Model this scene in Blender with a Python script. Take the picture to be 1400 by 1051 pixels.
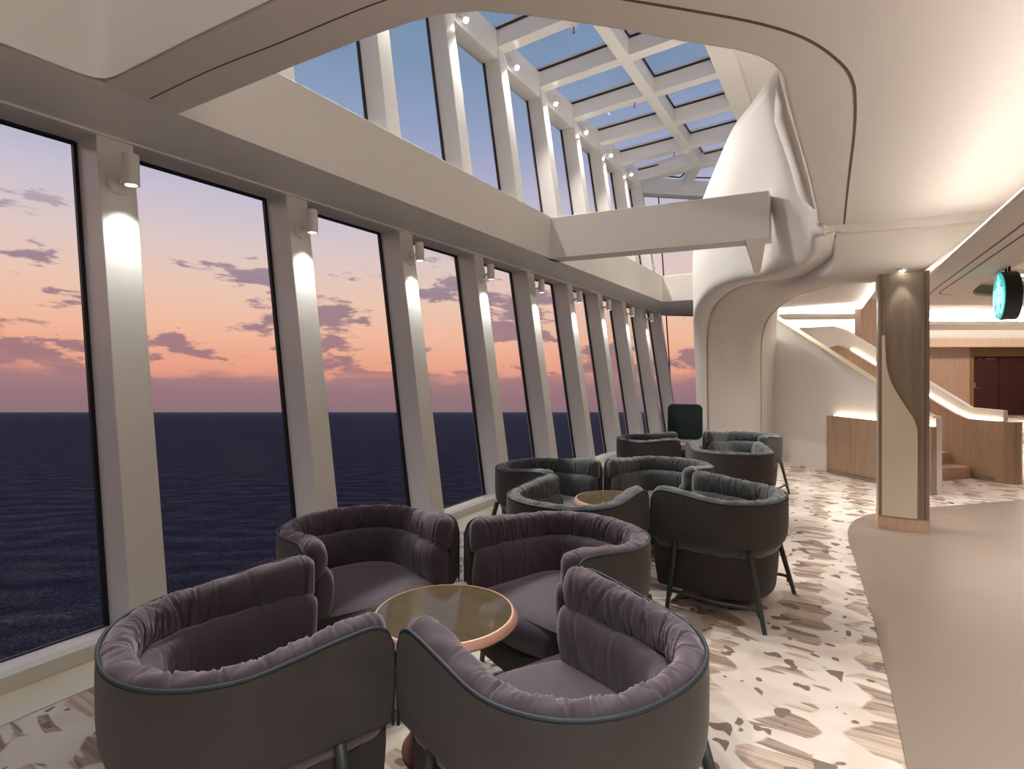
import bpy, bmesh, math, random
from mathutils import Vector, Matrix

S = bpy.context.scene
COL = S.collection
for o in list(bpy.data.objects):
    bpy.data.objects.remove(o)

def lin(r, g, b, a=1.0):
    f = lambda c: (c/255/12.92) if c/255 <= 0.04045 else ((c/255+0.055)/1.055)**2.4
    return (f(r), f(g), f(b), a)

# ------------------------------------------------------------------ camera
EYE = 1.55
YAW = math.radians(31)
FW = Vector((-math.sin(YAW), math.cos(YAW), 0)); RT = Vector((math.cos(YAW), math.sin(YAW), 0)); UP = Vector((0, 0, 1))
cam = bpy.data.cameras.new('camera'); cam_o = bpy.data.objects.new('camera', cam); COL.objects.link(cam_o)
cam.sensor_fit = 'HORIZONTAL'; cam.sensor_width = 36; cam.lens = 36*750/1400
cam.shift_y = -18.5/1400
cam.clip_start = 0.05; cam.clip_end = 60000
cam_o.location = (0, 0, EYE); cam_o.rotation_euler = (math.radians(90), 0, YAW)
S.camera = cam_o
S.view_settings.view_transform = 'Standard'; S.view_settings.look = 'None'
S.view_settings.gamma = 1; S.view_settings.use_curve_mapping = False
S.view_settings.exposure = 0.12
S.cycles.use_denoising = True
S.cycles.max_bounces = 10; S.cycles.diffuse_bounces = 5; S.cycles.glossy_bounces = 4
S.cycles.transparent_max_bounces = 24; S.cycles.transmission_bounces = 6
S.cycles.sample_clamp_indirect = 6.0
S.cycles.caustics_reflective = False; S.cycles.caustics_refractive = False

# ------------------------------------------------------------------ node helpers
class NT:
    def __init__(s, tree): s.t = tree
    def n(s, typ, **kw):
        x = s.t.nodes.new(typ)
        for k, v in kw.items():
            if k.startswith('i_'):
                key = k[2:]
                key = int(key) if key.isdigit() else key.replace('_', ' ')
                s.set(x, key, v)
            else: setattr(x, k, v)
        return x
    def set(s, node, key, v):
        if isinstance(v, bpy.types.NodeSocket): s.t.links.new(v, node.inputs[key])
        else: node.inputs[key].default_value = v
    def m(s, op, a, b=None, c=None, clamp=False):
        x = s.t.nodes.new('ShaderNodeMath'); x.operation = op; x.use_clamp = clamp
        s.set(x, 0, a)
        if b is not None: s.set(x, 1, b)
        if c is not None: s.set(x, 2, c)
        return x.outputs[0]
    def vm(s, op, a, b=None):
        x = s.t.nodes.new('ShaderNodeVectorMath'); x.operation = op
        s.set(x, 0, a)
        if b is not None: s.set(x, 1, b)
        return x.outputs['Value'] if op in ('DOT_PRODUCT', 'LENGTH') else x.outputs[0]
    def mix(s, f, a, b):
        x = s.t.nodes.new('ShaderNodeMix'); x.data_type = 'RGBA'
        s.set(x, 'Factor', f); s.set(x, 6, a); s.set(x, 7, b)
        return x.outputs[2]
    def noise(s, vec, scale, detail=2.0, rough=0.5, dist=0.0):
        x = s.t.nodes.new('ShaderNodeTexNoise')
        s.set(x, 'Vector', vec); s.set(x, 'Scale', scale); s.set(x, 'Detail', detail); s.set(x, 'Roughness', rough); s.set(x, 'Distortion', dist)
        return x.outputs[0]
    def step(s, v, a, b):
        x = s.t.nodes.new('ShaderNodeMapRange'); x.interpolation_type = 'SMOOTHSTEP'
        s.set(x, 'Value', v); s.set(x, 'From Min', a); s.set(x, 'From Max', b)
        return x.outputs[0]
    def comb(s, x_, y_, z_):
        x = s.t.nodes.new('ShaderNodeCombineXYZ')
        s.set(x, 0, x_); s.set(x, 1, y_); s.set(x, 2, z_); return x.outputs[0]
    def sep(s, v):
        x = s.t.nodes.new('ShaderNodeSeparateXYZ'); s.set(x, 0, v); return x.outputs
    def bump(s, h, strength, dist):
        x = s.t.nodes.new('ShaderNodeBump'); s.set(x, 'Height', h); s.set(x, 'Strength', strength); s.set(x, 'Distance', dist)
        return x.outputs[0]
    def pos(s): return s.t.nodes.new('ShaderNodeTexCoord').outputs['Object']
    def ramp(s, f, stops):
        x = s.t.nodes.new('ShaderNodeValToRGB'); e = x.color_ramp.elements
        while len(e) < len(stops): e.new(0.5)
        for el, (p, c) in zip(e, stops): el.position = p; el.color = c
        s.set(x, 0, f); return x.outputs[0]

# ------------------------------------------------------------------ sky: dusk gradient, the ship is slightly trimmed so the sea's level is tilted against the room
TILT = math.atan(56/750)
NSEA = UP*math.cos(TILT) + FW*math.sin(TILT)
w = bpy.data.worlds.new('dusk_sky'); S.world = w; w.use_nodes = True
w.node_tree.nodes.clear(); T = NT(w.node_tree)
d = T.n('ShaderNodeTexCoord').outputs['Generated']
e = T.vm('DOT_PRODUCT', d, tuple(NSEA))
az = T.vm('DOT_PRODUCT', d, tuple(RT)); fw = T.vm('DOT_PRODUCT', d, tuple(FW))
cv = T.comb(T.m('MULTIPLY', az, 1.0), T.m('MULTIPLY', fw, 1.0), T.m('MULTIPLY', e, 3.0))
n_edge = T.noise(cv, 7.0, 5.0, 0.6)
e2 = T.m('ADD', e, T.m('MULTIPLY', T.m('SUBTRACT', n_edge, 0.5), -0.075))
sky = T.ramp(T.m('ADD', e, 0.0), [(0.0, lin(214, 140, 126)), (0.05, lin(226, 150, 130)), (0.085, lin(236, 165, 138)), (0.13, lin(241, 184, 156)),
    (0.19, lin(236, 197, 176)), (0.26, lin(222, 199, 195)), (0.33, lin(200, 192, 206)), (0.40, lin(172, 172, 200)), (0.47, lin(146, 160, 192)),
    (0.55, lin(126, 148, 178)), (0.75, lin(108, 138, 172)), (1.0, lin(96, 128, 166))])
bank = T.step(e2, 0.072, 0.050)
sky = T.mix(T.m('MULTIPLY', bank, 0.92), sky, T.ramp(e, [(0.0, lin(134, 110, 120)), (0.03, lin(144, 114, 122)), (0.07, lin(172, 128, 128))]))
n_c = T.noise(cv, 6.5, 6.0, 0.60, 0.2)
gate = T.m('MULTIPLY', T.step(e, 0.04, 0.08), T.step(e, 0.40, 0.20))
thr = T.m('ADD', 0.446, T.m('MULTIPLY', e, 0.50))
cl = T.m('MULTIPLY', T.step(T.m('SUBTRACT', n_c, thr), 0.0, 0.055), gate)
sky = T.mix(T.m('MULTIPLY', cl, 0.85), sky, T.mix(T.step(e, 0.05, 0.3), lin(148, 112, 122), lin(136, 120, 142)))
n_h = T.noise(cv, 2.4, 4.0, 0.5)
sky = T.mix(T.m('MULTIPLY', T.m('MULTIPLY', T.step(n_h, 0.52, 0.66), T.step(e, 0.34, 0.46)), 0.5), sky, lin(112, 124, 158))
bg = T.n('ShaderNodeBackground'); T.set(bg, 'Color', sky); T.set(bg, 'Strength', 1.0)
T.t.links.new(bg.outputs[0], T.n('ShaderNodeOutputWorld').inputs[0])

# ------------------------------------------------------------------ materials
M = {}
def principled(name, color, rough=0.5, metal=0.0, var=0.04, vscale=3.0, bump=0.0, bscale=200.0, sheen=0.0, sheen_tint=None, spec=0.5, coat=0.0, emit=None, estr=0.0):
    m = bpy.data.materials.new(name); m.use_nodes = True; m.node_tree.nodes.clear(); t = NT(m.node_tree)
    p = t.n('ShaderNodeBsdfPrincipled'); out = t.n('ShaderNodeOutputMaterial')
    t.t.links.new(p.outputs[0], out.inputs[0])
    c = color
    if var:
        nz = t.noise(t.pos(), vscale, 3.0)
        lo = tuple(x*(1-var) for x in c[:3])+(1,); hi = tuple(min(1, x*(1+var)) for x in c[:3])+(1,)
        t.set(p, 'Base Color', t.mix(nz, lo, hi))
    else: p.inputs['Base Color'].default_value = c
    p.inputs['Roughness'].default_value = rough; p.inputs['Metallic'].default_value = metal
    p.inputs['Specular IOR Level'].default_value = spec
    p.inputs['Sheen Weight'].default_value = sheen
    p.inputs['Coat Weight'].default_value = coat
    if sheen_tint: p.inputs['Sheen Tint'].default_value = sheen_tint
    if bump: t.set(p, 'Normal', t.bump(t.noise(t.pos(), bscale, 2.0), bump, 0.002))
    if emit: p.inputs['Emission Color'].default_value = emit; p.inputs['Emission Strength'].default_value = estr
    M[name] = m
    return m, t, p

principled('white_paint', (0.76, 0.73, 0.69, 1), 0.55, var=0.015, bump=0.05, bscale=60)
principled('ceiling_paint', (0.71, 0.66, 0.62, 1), 0.65, var=0.015, bump=0.05, bscale=60)
principled('white_metal', (0.76, 0.74, 0.71, 1), 0.28, var=0.01)
principled('fixture_white', (0.78, 0.76, 0.73, 1), 0.35, var=0.01)
principled('groove_dark', lin(96, 82, 74), 0.8, var=0.02)
principled('gasket_black', (0.006, 0.006, 0.008, 1), 0.5, var=0.0)
principled('stone_cream', lin(226, 216, 196), 0.4, var=0.05, vscale=2)
principled('vinyl', lin(136, 122, 111), 0.36, var=0.08, vscale=1.2, bump=0.03, bscale=30)
principled('lamp_glass', (1, 1, 1, 1), 0.3, var=0, emit=(1, 0.95, 0.86, 1), estr=30)
principled('led_warm', (1, 1, 1, 1), 0.3, var=0, emit=(1, 0.90, 0.80, 1), estr=34)
principled('led_cove', (1, 1, 1, 1), 0.3, var=0, emit=(1, 0.92, 0.84, 1), estr=20)
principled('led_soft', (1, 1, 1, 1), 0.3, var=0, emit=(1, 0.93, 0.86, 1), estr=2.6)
principled('led_gold', (1, 1, 1, 1), 0.3, var=0, emit=(1, 0.82, 0.58, 1), estr=10)
principled('velvet_plum_tint', lin(74, 67, 76), 0.75, var=0.14, vscale=9, bump=0.25, bscale=180, sheen=0.8, sheen_tint=lin(222, 208, 222), spec=0.25)  # same fabric as the grey velvet; purple cast of the light put into its colour
principled('velvet_grey_tint', lin(72, 76, 78), 0.75, var=0.14, vscale=9, bump=0.25, bscale=180, sheen=0.8, sheen_tint=lin(214, 220, 222), spec=0.25)  # same fabric as the plum velvet, coloured for the light on the farther groups
principled('velvet_shell', lin(70, 68, 67), 0.8, var=0.22, vscale=7, bump=0.25, bscale=180, sheen=0.3, sheen_tint=lin(180, 176, 172), spec=0.2)
principled('velvet_base', lin(66, 62, 60), 0.85, var=0.15, vscale=7, bump=0.2, bscale=180, sheen=0.15, spec=0.2)
principled('piping_teal', lin(44, 58, 66), 0.55, var=0.05)
principled('leg_grey', lin(58, 64, 66), 0.45, var=0.05)
principled('velvet_green', lin(30, 42, 42), 0.8, var=0.1, vscale=8, sheen=0.25, spec=0.2)
principled('copper', lin(206, 160, 138), 0.38, metal=0.3, var=0.05, vscale=20)
principled('pedestal_brown', lin(112, 74, 64), 0.42, metal=0.35, var=0.08, vscale=6)
principled('door_brown', lin(74, 40, 36), 0.35, var=0.1, vscale=5)
principled('brass', lin(190, 160, 112), 0.35, metal=0.7, var=0.04)
principled('steel', lin(190, 186, 182), 0.3, metal=0.9, var=0.03)
principled('sign_black', lin(28, 32, 34), 0.45, var=0.05)
principled('sign_teal', lin(0, 90, 86), 0.4, var=0.0, emit=lin(0, 176, 168), estr=1.0)
principled('sign_white', (0.9, 1, 1, 1), 0.4, var=0.0, emit=lin(150, 238, 236), estr=1.0)
principled('sprinkler_metal', lin(120, 112, 104), 0.4, metal=0.6, var=0.03)
principled('dome_green', lin(160, 172, 150), 0.6, var=0.03)
principled('hull_grey', lin(150, 140, 140), 0.6, var=0.05)

def wood(name, a, b, rough=0.42, axis=(30, 30, 1.2)):
    m, t, p = principled(name, a, rough, var=0)
    v = t.vm('MULTIPLY', t.pos(), axis)
    n1 = t.noise(v, 1.0, 4.0, 0.6, 0.6)
    n2 = t.noise(v, 6.0, 2.0, 0.5)
    f = t.m('ADD', t.m('MULTIPLY', n1, 0.75), t.m('MULTIPLY', n2, 0.25))
    t.set(p, 'Base Color', t.mix(t.step(f, 0.35, 0.65), a, b))
wood('wood_tan', lin(150, 124, 102), lin(168, 141, 118))
wood('wood_pink', lin(186, 158, 138), lin(202, 174, 153))
wood('veneer_taupe', lin(134, 120, 106), lin(152, 137, 122), 0.32, (14, 14, 0.8))
wood('plinth_wood', lin(206, 172, 146), lin(218, 186, 160))

# glass panes: thin, clear, lightly reflecting
m = bpy.data.materials.new('window_glass'); m.use_nodes = True; m.node_tree.nodes.clear(); t = NT(m.node_tree)
tr = t.n('ShaderNodeBsdfTransparent'); tr.inputs[0].default_value = (0.96, 0.965, 0.97, 1)
gl = t.n('ShaderNodeBsdfGlossy'); gl.inputs['Roughness'].default_value = 0.01
wav = t.noise(t.pos(), 0.4, 1.0)
fr = t.n('ShaderNodeLayerWeight'); fr.inputs['Blend'].default_value = 0.5
mx = t.n('ShaderNodeMixShader'); t.set(mx, 0, t.m('ADD', t.m('ADD', 0.002, t.m('MULTIPLY', wav, 0.002)), t.m('MULTIPLY', t.m('POWER', fr.outputs['Facing'], 5.0), 0.25)))
t.t.links.new(tr.outputs[0], mx.inputs[1]); t.t.links.new(gl.outputs[0], mx.inputs[2])
t.t.links.new(mx.outputs[0], t.n('ShaderNodeOutputMaterial').inputs[0]); M['window_glass'] = m

# table top: dark bronze glass
m, t, p = principled('table_glass', lin(54, 44, 38), 0.07, var=0, spec=0.35)
v = t.vm('MULTIPLY', t.pos(), (3, 9, 3))
t.set(p, 'Base Color', t.mix(t.noise(v, 1.6, 4.0, 0.6, 1.0), lin(78, 69, 52), lin(108, 97, 74)))

# sea
m = bpy.data.materials.new('sea_water'); m.use_nodes = True; m.node_tree.nodes.clear(); t = NT(m.node_tree)
P = t.pos()
pr = t.vm('DOT_PRODUCT', P, tuple(RT)); pf = t.vm('DOT_PRODUCT', P, tuple(FW))
nA = t.noise(t.comb(t.m('MULTIPLY', pr, 0.12), t.m('MULTIPLY', pf, 0.20), 0.0), 1.0, 6.0, 0.65, 0.5)
nB = t.noise(t.comb(t.m('MULTIPLY', pr, 0.45), t.m('MULTIPLY', pf, 0.8), 5.0), 1.0, 4.0, 0.6, 0.4)
h = t.m('ADD', t.m('MULTIPLY', nA, 3.0), t.m('MULTIPLY', nB, 0.8))
bmp = t.bump(h, 1.0, 2.6)
df = t.n('ShaderNodeBsdfDiffuse'); t.set(df, 'Normal', bmp); df.inputs[0].default_value = (0.014, 0.020, 0.044, 1)
gs = t.n('ShaderNodeBsdfGlossy'); gs.inputs['Roughness'].default_value = 0.32; t.set(gs, 'Normal', bmp); gs.inputs['Color'].default_value = (0.66, 0.74, 1, 1)
lw = t.n('ShaderNodeLayerWeight'); lw.inputs['Blend'].default_value = 0.5
mx = t.n('ShaderNodeMixShader'); t.set(lw, 'Normal', bmp); t.set(mx, 0, t.m('ADD', 0.004, t.m('MULTIPLY', t.m('POWER', lw.outputs['Facing'], 3.5), 0.32)))
t.t.links.new(df.outputs[0], mx.inputs[1]); t.t.links.new(gs.outputs[0], mx.inputs[2])
t.t.links.new(mx.outputs[0], t.n('ShaderNodeOutputMaterial').inputs[0]); M['sea_water'] = m

# carpet: cream ground with rows of taupe brush marks, laid in bands along the ship
m, t, p = principled('carpet', lin(224, 212, 202), 0.9, var=0, spec=0.15)
X, Y, _ = t.sep(t.pos())
wob = t.m('MULTIPLY', t.m('SUBTRACT', t.noise(t.comb(X, Y, 0.0), 2.2, 2.0), 0.5), 0.16)
xc = t.m('DIVIDE', t.m('ADD', X, wob), 0.40)
cid = t.m('FLOOR', xc); fx = t.m('FRACT', xc)
eL = t.noise(t.comb(t.m('MULTIPLY', cid, 3.1), t.m('MULTIPLY', Y, 6.0), 0.0), 1.0, 0.5)
eR = t.noise(t.comb(t.m('MULTIPLY', cid, 3.1), t.m('MULTIPLY', Y, 6.0), 7.0), 1.0, 0.5)
gL = t.m('SUBTRACT', t.m('MULTIPLY', eL, 0.9), 0.26); gR = t.m('SUBTRACT', 1.20, t.m('MULTIPLY', eR, 0.9))
inb = t.m('MULTIPLY', t.step(t.m('SUBTRACT', fx, gL), 0.0, 0.05), t.step(t.m('SUBTRACT', gR, fx), 0.0, 0.05))
def marks(kx, ky, off):
    vec = t.comb(t.m('ADD', t.m('MULTIPLY', X, kx), t.m('MULTIPLY', cid, 5.37+off)), t.m('ADD', t.m('MULTIPLY', Y, ky), off), t.m('MULTIPLY', cid, 1.7))
    return t.noise(vec, 1.0, 1.2, 0.5, 0.15)
dens = t.m('MULTIPLY', t.m('SUBTRACT', t.noise(t.comb(X, Y, 3.0), 0.6, 1.0), 0.5), 0.16)
a = t.m('MULTIPLY', t.step(t.m('ADD', marks(1.9, 8.0, 0.0), dens), 0.472, 0.492), inb)
b = t.m('MULTIPLY', t.step(t.m('ADD', marks(2.6, 11.0, 11.3), dens), 0.548, 0.568), inb)
c = t.step(t.m('ADD', marks(8.5, 9.0, 27.1), dens), 0.655, 0.67)
st = t.noise(t.comb(t.m('MULTIPLY', X, 2.0), t.m('MULTIPLY', Y, 46.0), 0.0), 1.0, 2.0, 0.5)
ground = t.mix(t.step(t.noise(t.comb(X, Y, 9.0), 3.0, 2.0), 0.45, 0.62), lin(224, 213, 204), lin(212, 199, 188))
base = t.mix(a, ground, t.mix(t.step(st, 0.36, 0.64), lin(204, 186, 171), lin(176, 157, 142)))
base = t.mix(b, base, t.mix(t.step(st, 0.42, 0.6), lin(146, 129, 117), lin(172, 155, 142)))
base = t.mix(c, base, lin(128, 115, 107))
t.set(p, 'Base Color', base)
t.set(p, 'Normal', t.bump(t.noise(t.comb(X, Y, 0.0), 350.0, 1.0), 0.25, 0.002))

# ------------------------------------------------------------------ mesh helpers
def new_obj(name, verts, faces, mat, parent=None, smooth=False, mats=None, fm=None):
    me = bpy.data.meshes.new(name)
    me.from_pydata([tuple(v) for v in verts], [], faces); me.validate(); me.update()
    o = bpy.data.objects.new(name, me); COL.objects.link(o)
    me.materials.append(M[mat])
    if smooth: me.polygons.foreach_set('use_smooth', [True]*len(me.polygons))
    if parent: o.parent = parent
    return o

def fix_normals(o):
    bm = bmesh.new(); bm.from_mesh(o.data); bmesh.ops.recalc_face_normals(bm, faces=bm.faces[:]); bm.to_mesh(o.data); bm.free()
    return o

class MB:
    def __init__(s): s.v = []; s.f = []
    def add(s, v, f):
        k = len(s.v); s.v += [Vector(p) for p in v]; s.f += [[i+k for i in q] for q in f]; return s
    def box(s, a, b):
        x0, y0, z0 = a; x1, y1, z1 = b
        return s.add([(x0,y0,z0),(x1,y0,z0),(x1,y1,z0),(x0,y1,z0),(x0,y0,z1),(x1,y0,z1),(x1,y1,z1),(x0,y1,z1)],
                     [(0,3,2,1),(4,5,6,7),(0,1,5,4),(1,2,6,5),(2,3,7,6),(3,0,4,7)])
    def hexa(s, bot, top):
        return s.add(list(bot)+list(top), [(0,3,2,1),(4,5,6,7),(0,1,5,4),(1,2,6,5),(2,3,7,6),(3,0,4,7)])
    def prism(s, poly, z0, z1):            # poly: list of (x,y)
        n = len(poly)
        return s.add([(x,y,z0) for x,y in poly]+[(x,y,z1) for x,y in poly],
                     [list(range(n))[::-1], list(range(n,2*n))]+[(i,(i+1)%n,n+(i+1)%n,n+i) for i in range(n)])
    def bar(s, p, q, w, h, up=(0,0,1)):    # box beam from p to q
        p = Vector(p); q = Vector(q); dd = (q-p).normalized(); u = Vector(up); sd = dd.cross(u).normalized(); u = sd.cross(dd)
        c = lambda o: [o-sd*w/2-u*h/2, o+sd*w/2-u*h/2, o+sd*w/2+u*h/2, o-sd*w/2+u*h/2]
        return s.hexa(c(p), c(q))
    def tube(s, pts, rad, seg=12, cap=True):
        pts = [Vector(p) for p in pts]; n = len(pts); rr = rad if isinstance(rad, (list,tuple)) else [rad]*n
        vs = []; pu = None
        for i, p in enumerate(pts):
            t_ = (pts[min(i+1,n-1)]-pts[max(i-1,0)]).normalized()
            if pu is None: pu = t_.orthogonal().normalized()
            else: pu = (pu - t_*pu.dot(t_)).normalized()
            b_ = t_.cross(pu)
            for k in range(seg):
                a_ = 2*math.pi*k/seg; vs.append(p+(pu*math.cos(a_)+b_*math.sin(a_))*rr[i])
        fs = [(i*seg+k, i*seg+(k+1)%seg, (i+1)*seg+(k+1)%seg, (i+1)*seg+k) for i in range(n-1) for k in range(seg)]
        if cap: fs += [list(range(seg))[::-1], [(n-1)*seg+k for k in range(seg)]]
        return s.add(vs, fs)
    def lathe(s, prof, seg=48, org=(0,0,0)):   # prof (r,z) bottom to top, closed with caps
        ox, oy, oz = org; vs = []; n = len(prof)
        for r, z in prof:
            for k in range(seg):
                a_ = 2*math.pi*k/seg; vs.append((ox+r*math.cos(a_), oy+r*math.sin(a_), oz+z))
        fs = [(i*seg+k, i*seg+(k+1)%seg, (i+1)*seg+(k+1)%seg, (i+1)*seg+k) for i in range(n-1) for k in range(seg)]
        fs += [list(range(seg))[::-1], [(n-1)*seg+k for k in range(seg)]]
        return s.add(vs, fs)
    def grid(s, rows, close_v=False, caps=False):
        n = len(rows); m_ = len(rows[0]); vs = [p for r in rows for p in r]
        mm = m_ if close_v else m_-1
        fs = [(i*m_+k, i*m_+(k+1)%m_, (i+1)*m_+(k+1)%m_, (i+1)*m_+k) for i in range(n-1) for k in range(mm)]
        if caps: fs += [list(range(m_))[::-1], [(n-1)*m_+k for k in range(m_)]]
        return s.add(vs, fs)
    def build(s, name, mat, parent=None, smooth=False, bevel=0.0, auto=False, fix=True):
        o = new_obj(name, s.v, s.f, mat, parent, smooth)
        if fix: fix_normals(o)
        if bevel:
            md = o.modifiers.new('bevel', 'BEVEL'); md.width = bevel; md.segments = 3; md.limit_method = 'ANGLE'; md.angle_limit = math.radians(40)
        if auto:
            o.data.polygons.foreach_set('use_smooth', [True]*len(o.data.polygons))
            o.data.set_sharp_from_angle(angle=math.radians(38))
        return o

def tag(o, label, cat, group=None, kind=None):
    o['label'] = label; o['category'] = cat
    if group: o['group'] = group
    if kind: o['kind'] = kind
    return o
def struct(o, label, cat, group=None): return tag(o, label, cat, group, 'structure')
def empty(name, loc, rz=0.0):
    o = bpy.data.objects.new(name, None); COL.objects.link(o); o.location = loc; o.rotation_euler = (0,0,rz); o.empty_display_size = 0.1
    return o
def copy_tree(o, parent=None):
    c = o.copy(); COL.objects.link(c)
    if parent: c.parent = parent
    for ch in list(o.children): copy_tree(ch, c)
    return c
sm = lambda x: max(0.0,min(1.0,x))**2*(3-2*max(0.0,min(1.0,x)))
ORD = ['first','second','third','fourth','fifth','sixth','seventh','eighth','ninth','tenth','eleventh','twelfth','thirteenth']

def catmull(pts, n):                       # resample a polyline of vectors smoothly to n points
    pts = [Vector(p) for p in pts]; k = len(pts)-1; out = []
    for i in range(n):
        f = i/(n-1)*k; j = min(int(f), k-1); u = f-j
        p0 = pts[j-1] if j > 0 else pts[j]*2-pts[j+1]
        p1, p2 = pts[j], pts[j+1]
        p3 = pts[j+2] if j+2 <= k else pts[j+1]*2-pts[j]
        out.append(0.5*((2*p1)+(p2-p0)*u+(2*p0-5*p1+4*p2-p3)*u*u+(3*p1-p0-3*p2+p3)*u**3))
    return out

# ================================================================== lights (large)
def spot(name, loc, target, watts, size, blend=0.5, rad=0.04, color=(1, 0.95, 0.88), parent=None):
    L = bpy.data.lights.new(name, 'SPOT'); L.energy = watts; L.spot_size = math.radians(size); L.spot_blend = blend; L.shadow_soft_size = rad; L.color = color
    o = bpy.data.objects.new(name, L); COL.objects.link(o)
    o.location = loc; o.rotation_euler = (Vector(target)-Vector(loc)).to_track_quat('-Z', 'Y').to_euler()
    return o
ROOM_FILL = 190  # strength of the added fill spots, which have no fixtures
for x, y, k in ((0.5, 0.2, 1.2), (2.0, 0.9, 1.9), (2.1, 2.6, 2.0), (0.4, -1.6, 1.0), (-1.9, -0.6, 1.0), (2.6, 5.4, 1.7), (2.2, 6.9, 1.0)):
    z = 2.96 if x < 0.9 else 2.48
    if x == -1.9: z = 3.6
    if x == -1.9:
        spot('coffer_fill_light', (x, y, 3.95), (-1.6, 1.3, 2.6), ROOM_FILL*.14, 172, 0.6, 0.12, (1, 0.95, 0.90)); continue  # added unseen spot that brightens the coffer faces
    spot('room_fill_light', (x, y, z), (x, y, 0), ROOM_FILL*k, 112, 0.8, 0.12, (1, 0.965, 0.93))  # added out-of-view spots as general room fill

# ================================================================== setting
ZC = 2.993
LEAN = 0.1477
XI = lambda z: -3.43-LEAN*z                # inner face of the posts
XG = lambda z: -3.70-LEAN*z                # glass
PITCH, Y0, PW = 1.3275, 1.55, 0.205

# floors
fl = MB().prism([(-3.6,-4),(5.6,-4),(9,16),(9,30),(-1.4,30),(-1.4,17),(-3.9,17)], -0.12, 0.0).build('floor', 'carpet')
struct(fl, 'cream carpet with rows of taupe brush marks across the lounge', 'floor')
vin = [(0.22,-4),(0.222,0.5),(0.220,2.62),(0.209,3.12),(0.172,4.06),(0.106,5.12),(0.053,5.85),(0.05,6.2),(0.066,6.42),(0.12,6.72),(0.232,7.02),(0.336,7.157),(0.855,7.766),(1.23,8.15),(1.59,8.53),(1.75,8.66),(1.95,8.70),(2.3,8.62),(5.5,6.0),(5.5,-4)]
o = MB().prism(vin, 0.0, 0.006).build('vinyl_floor', 'vinyl'); struct(o, 'smooth brown-grey vinyl floor area with a rounded corner at the column', 'floor')
o = MB().prism([(-3.43,-4),(-3.14,-4),(-3.14,13.3),(-3.43,13.3)], 0.0, 0.005).build('stone_border', 'stone_cream'); struct(o, 'cream stone border strip along the foot of the windows', 'floor')

# posts
for k in range(-2, 10):
    y = Y0+PITCH*k
    o = MB().hexa([(XI(0),y,0),(XI(0),y+PW,0),(XI(0)-0.31,y+PW,0),(XI(0)-0.31,y,0)],
                  [(XI(6.36),y,6.36),(XI(6.36),y+PW,6.36),(XI(6.36)-0.31,y+PW,6.36),(XI(6.36)-0.31,y,6.36)]).build('window_post', 'white_metal', bevel=0.006)
    if k >= 0: struct(o, 'white slanted window post, %s from the camera' % ORD[k], 'post', 'slanted window posts')
    else: struct(o, 'white slanted window post beside the camera, outside the photo', 'post', 'slanted window posts')

def pane(idx, quad, label, cat='window', th=0.02):
    """quad: four corners of the glass; a pane with a black gasket frame."""
    q = [Vector(p) for p in quad]; nn = (q[1]-q[0]).cross(q[3]-q[0]).normalized()*th/2
    root = empty('window_%d' % idx, tuple(sum(q, Vector())/4))
    inv = Matrix.Translation(-root.location)
    mb = MB().hexa([p-nn for p in q], [p+nn for p in q]); mb.v = [inv @ p for p in mb.v]; g = mb.build('pane', 'window_glass', root)
    c = sum(q, Vector())/len(q); fb = MB()
    for i in range(4):
        a_, b_ = q[i], q[(i+1)%4]
        fb.bar(a_, b_, 0.022, 0.03, up=nn.normalized())
    fb.v = [inv @ p for p in fb.v]; fb.build('gasket', 'gasket_black', root)
    return struct(root, label, cat, 'window panes')

wi = 1
for k in range(-1, 10):
    ya, yb = Y0+PITCH*(k-1)+PW+0.012, Y0+PITCH*k-0.012
    where = ('nearest the camera' if k == 0 else '%s from the camera' % ORD[k]) if k >= 0 else 'beside the camera, outside the photo'
    pane(wi, [(XG(0.05),ya,0.05),(XG(0.05),yb,0.05),(XG(2.985),yb,2.985),(XG(2.985),ya,2.985)], 'tall slanted lower window pane onto the sea, %s' % where); wi += 1
for k in range(0, 10):
    ya, yb = Y0+PITCH*(k-1)+PW+0.012, Y0+PITCH*k-0.012
    pane(wi, [(XG(3.1),ya,3.1),(XG(3.1),yb,3.1),(XG(6.2),yb,6.2),(XG(6.2),ya,6.2)], ('upper slanted window pane under the glass roof, %s from the camera' % ORD[k-2]) if k > 1 else 'upper slanted window pane hidden above the cross arm of the ceiling'); wi += 1

# sill, header, soffit
o = MB().prism([(0,0)]*0+[(-3.43,0.0)], 0, 0) if False else None
sill = MB().add([(x,y,z) for y in (-4,13.55) for x,z in ((-3.43,0),(-3.43,0.085),(-3.47,0.10),(-3.74,0.045),(-3.74,0))],
                [(0,1,2,3,4),(9,8,7,6,5)]+[(i,(i+1)%5,5+(i+1)%5,5+i) for i in range(5)]).build('sill', 'white_metal')
struct(sill, 'low white sill running along the foot of the windows', 'sill')
sof = [(-3.198,-4),(-3.198,11.418),(-1.7,11.418),(-1.7,15.6),(-2.2,16.0),(-4.2,14.1),(-4.2,-4)]
o = MB().prism(sof, ZC, ZC+0.10).build('soffit', 'white_paint'); struct(o, 'white soffit running above the lower windows', 'soffit')
hd = MB().box((-3.90,-4,ZC-0.012),(-3.84,13.5,ZC+0.01)).build('header_trim', 'white_metal'); struct(hd, 'thin white trim along the top of the lower windows', 'trim')
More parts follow.
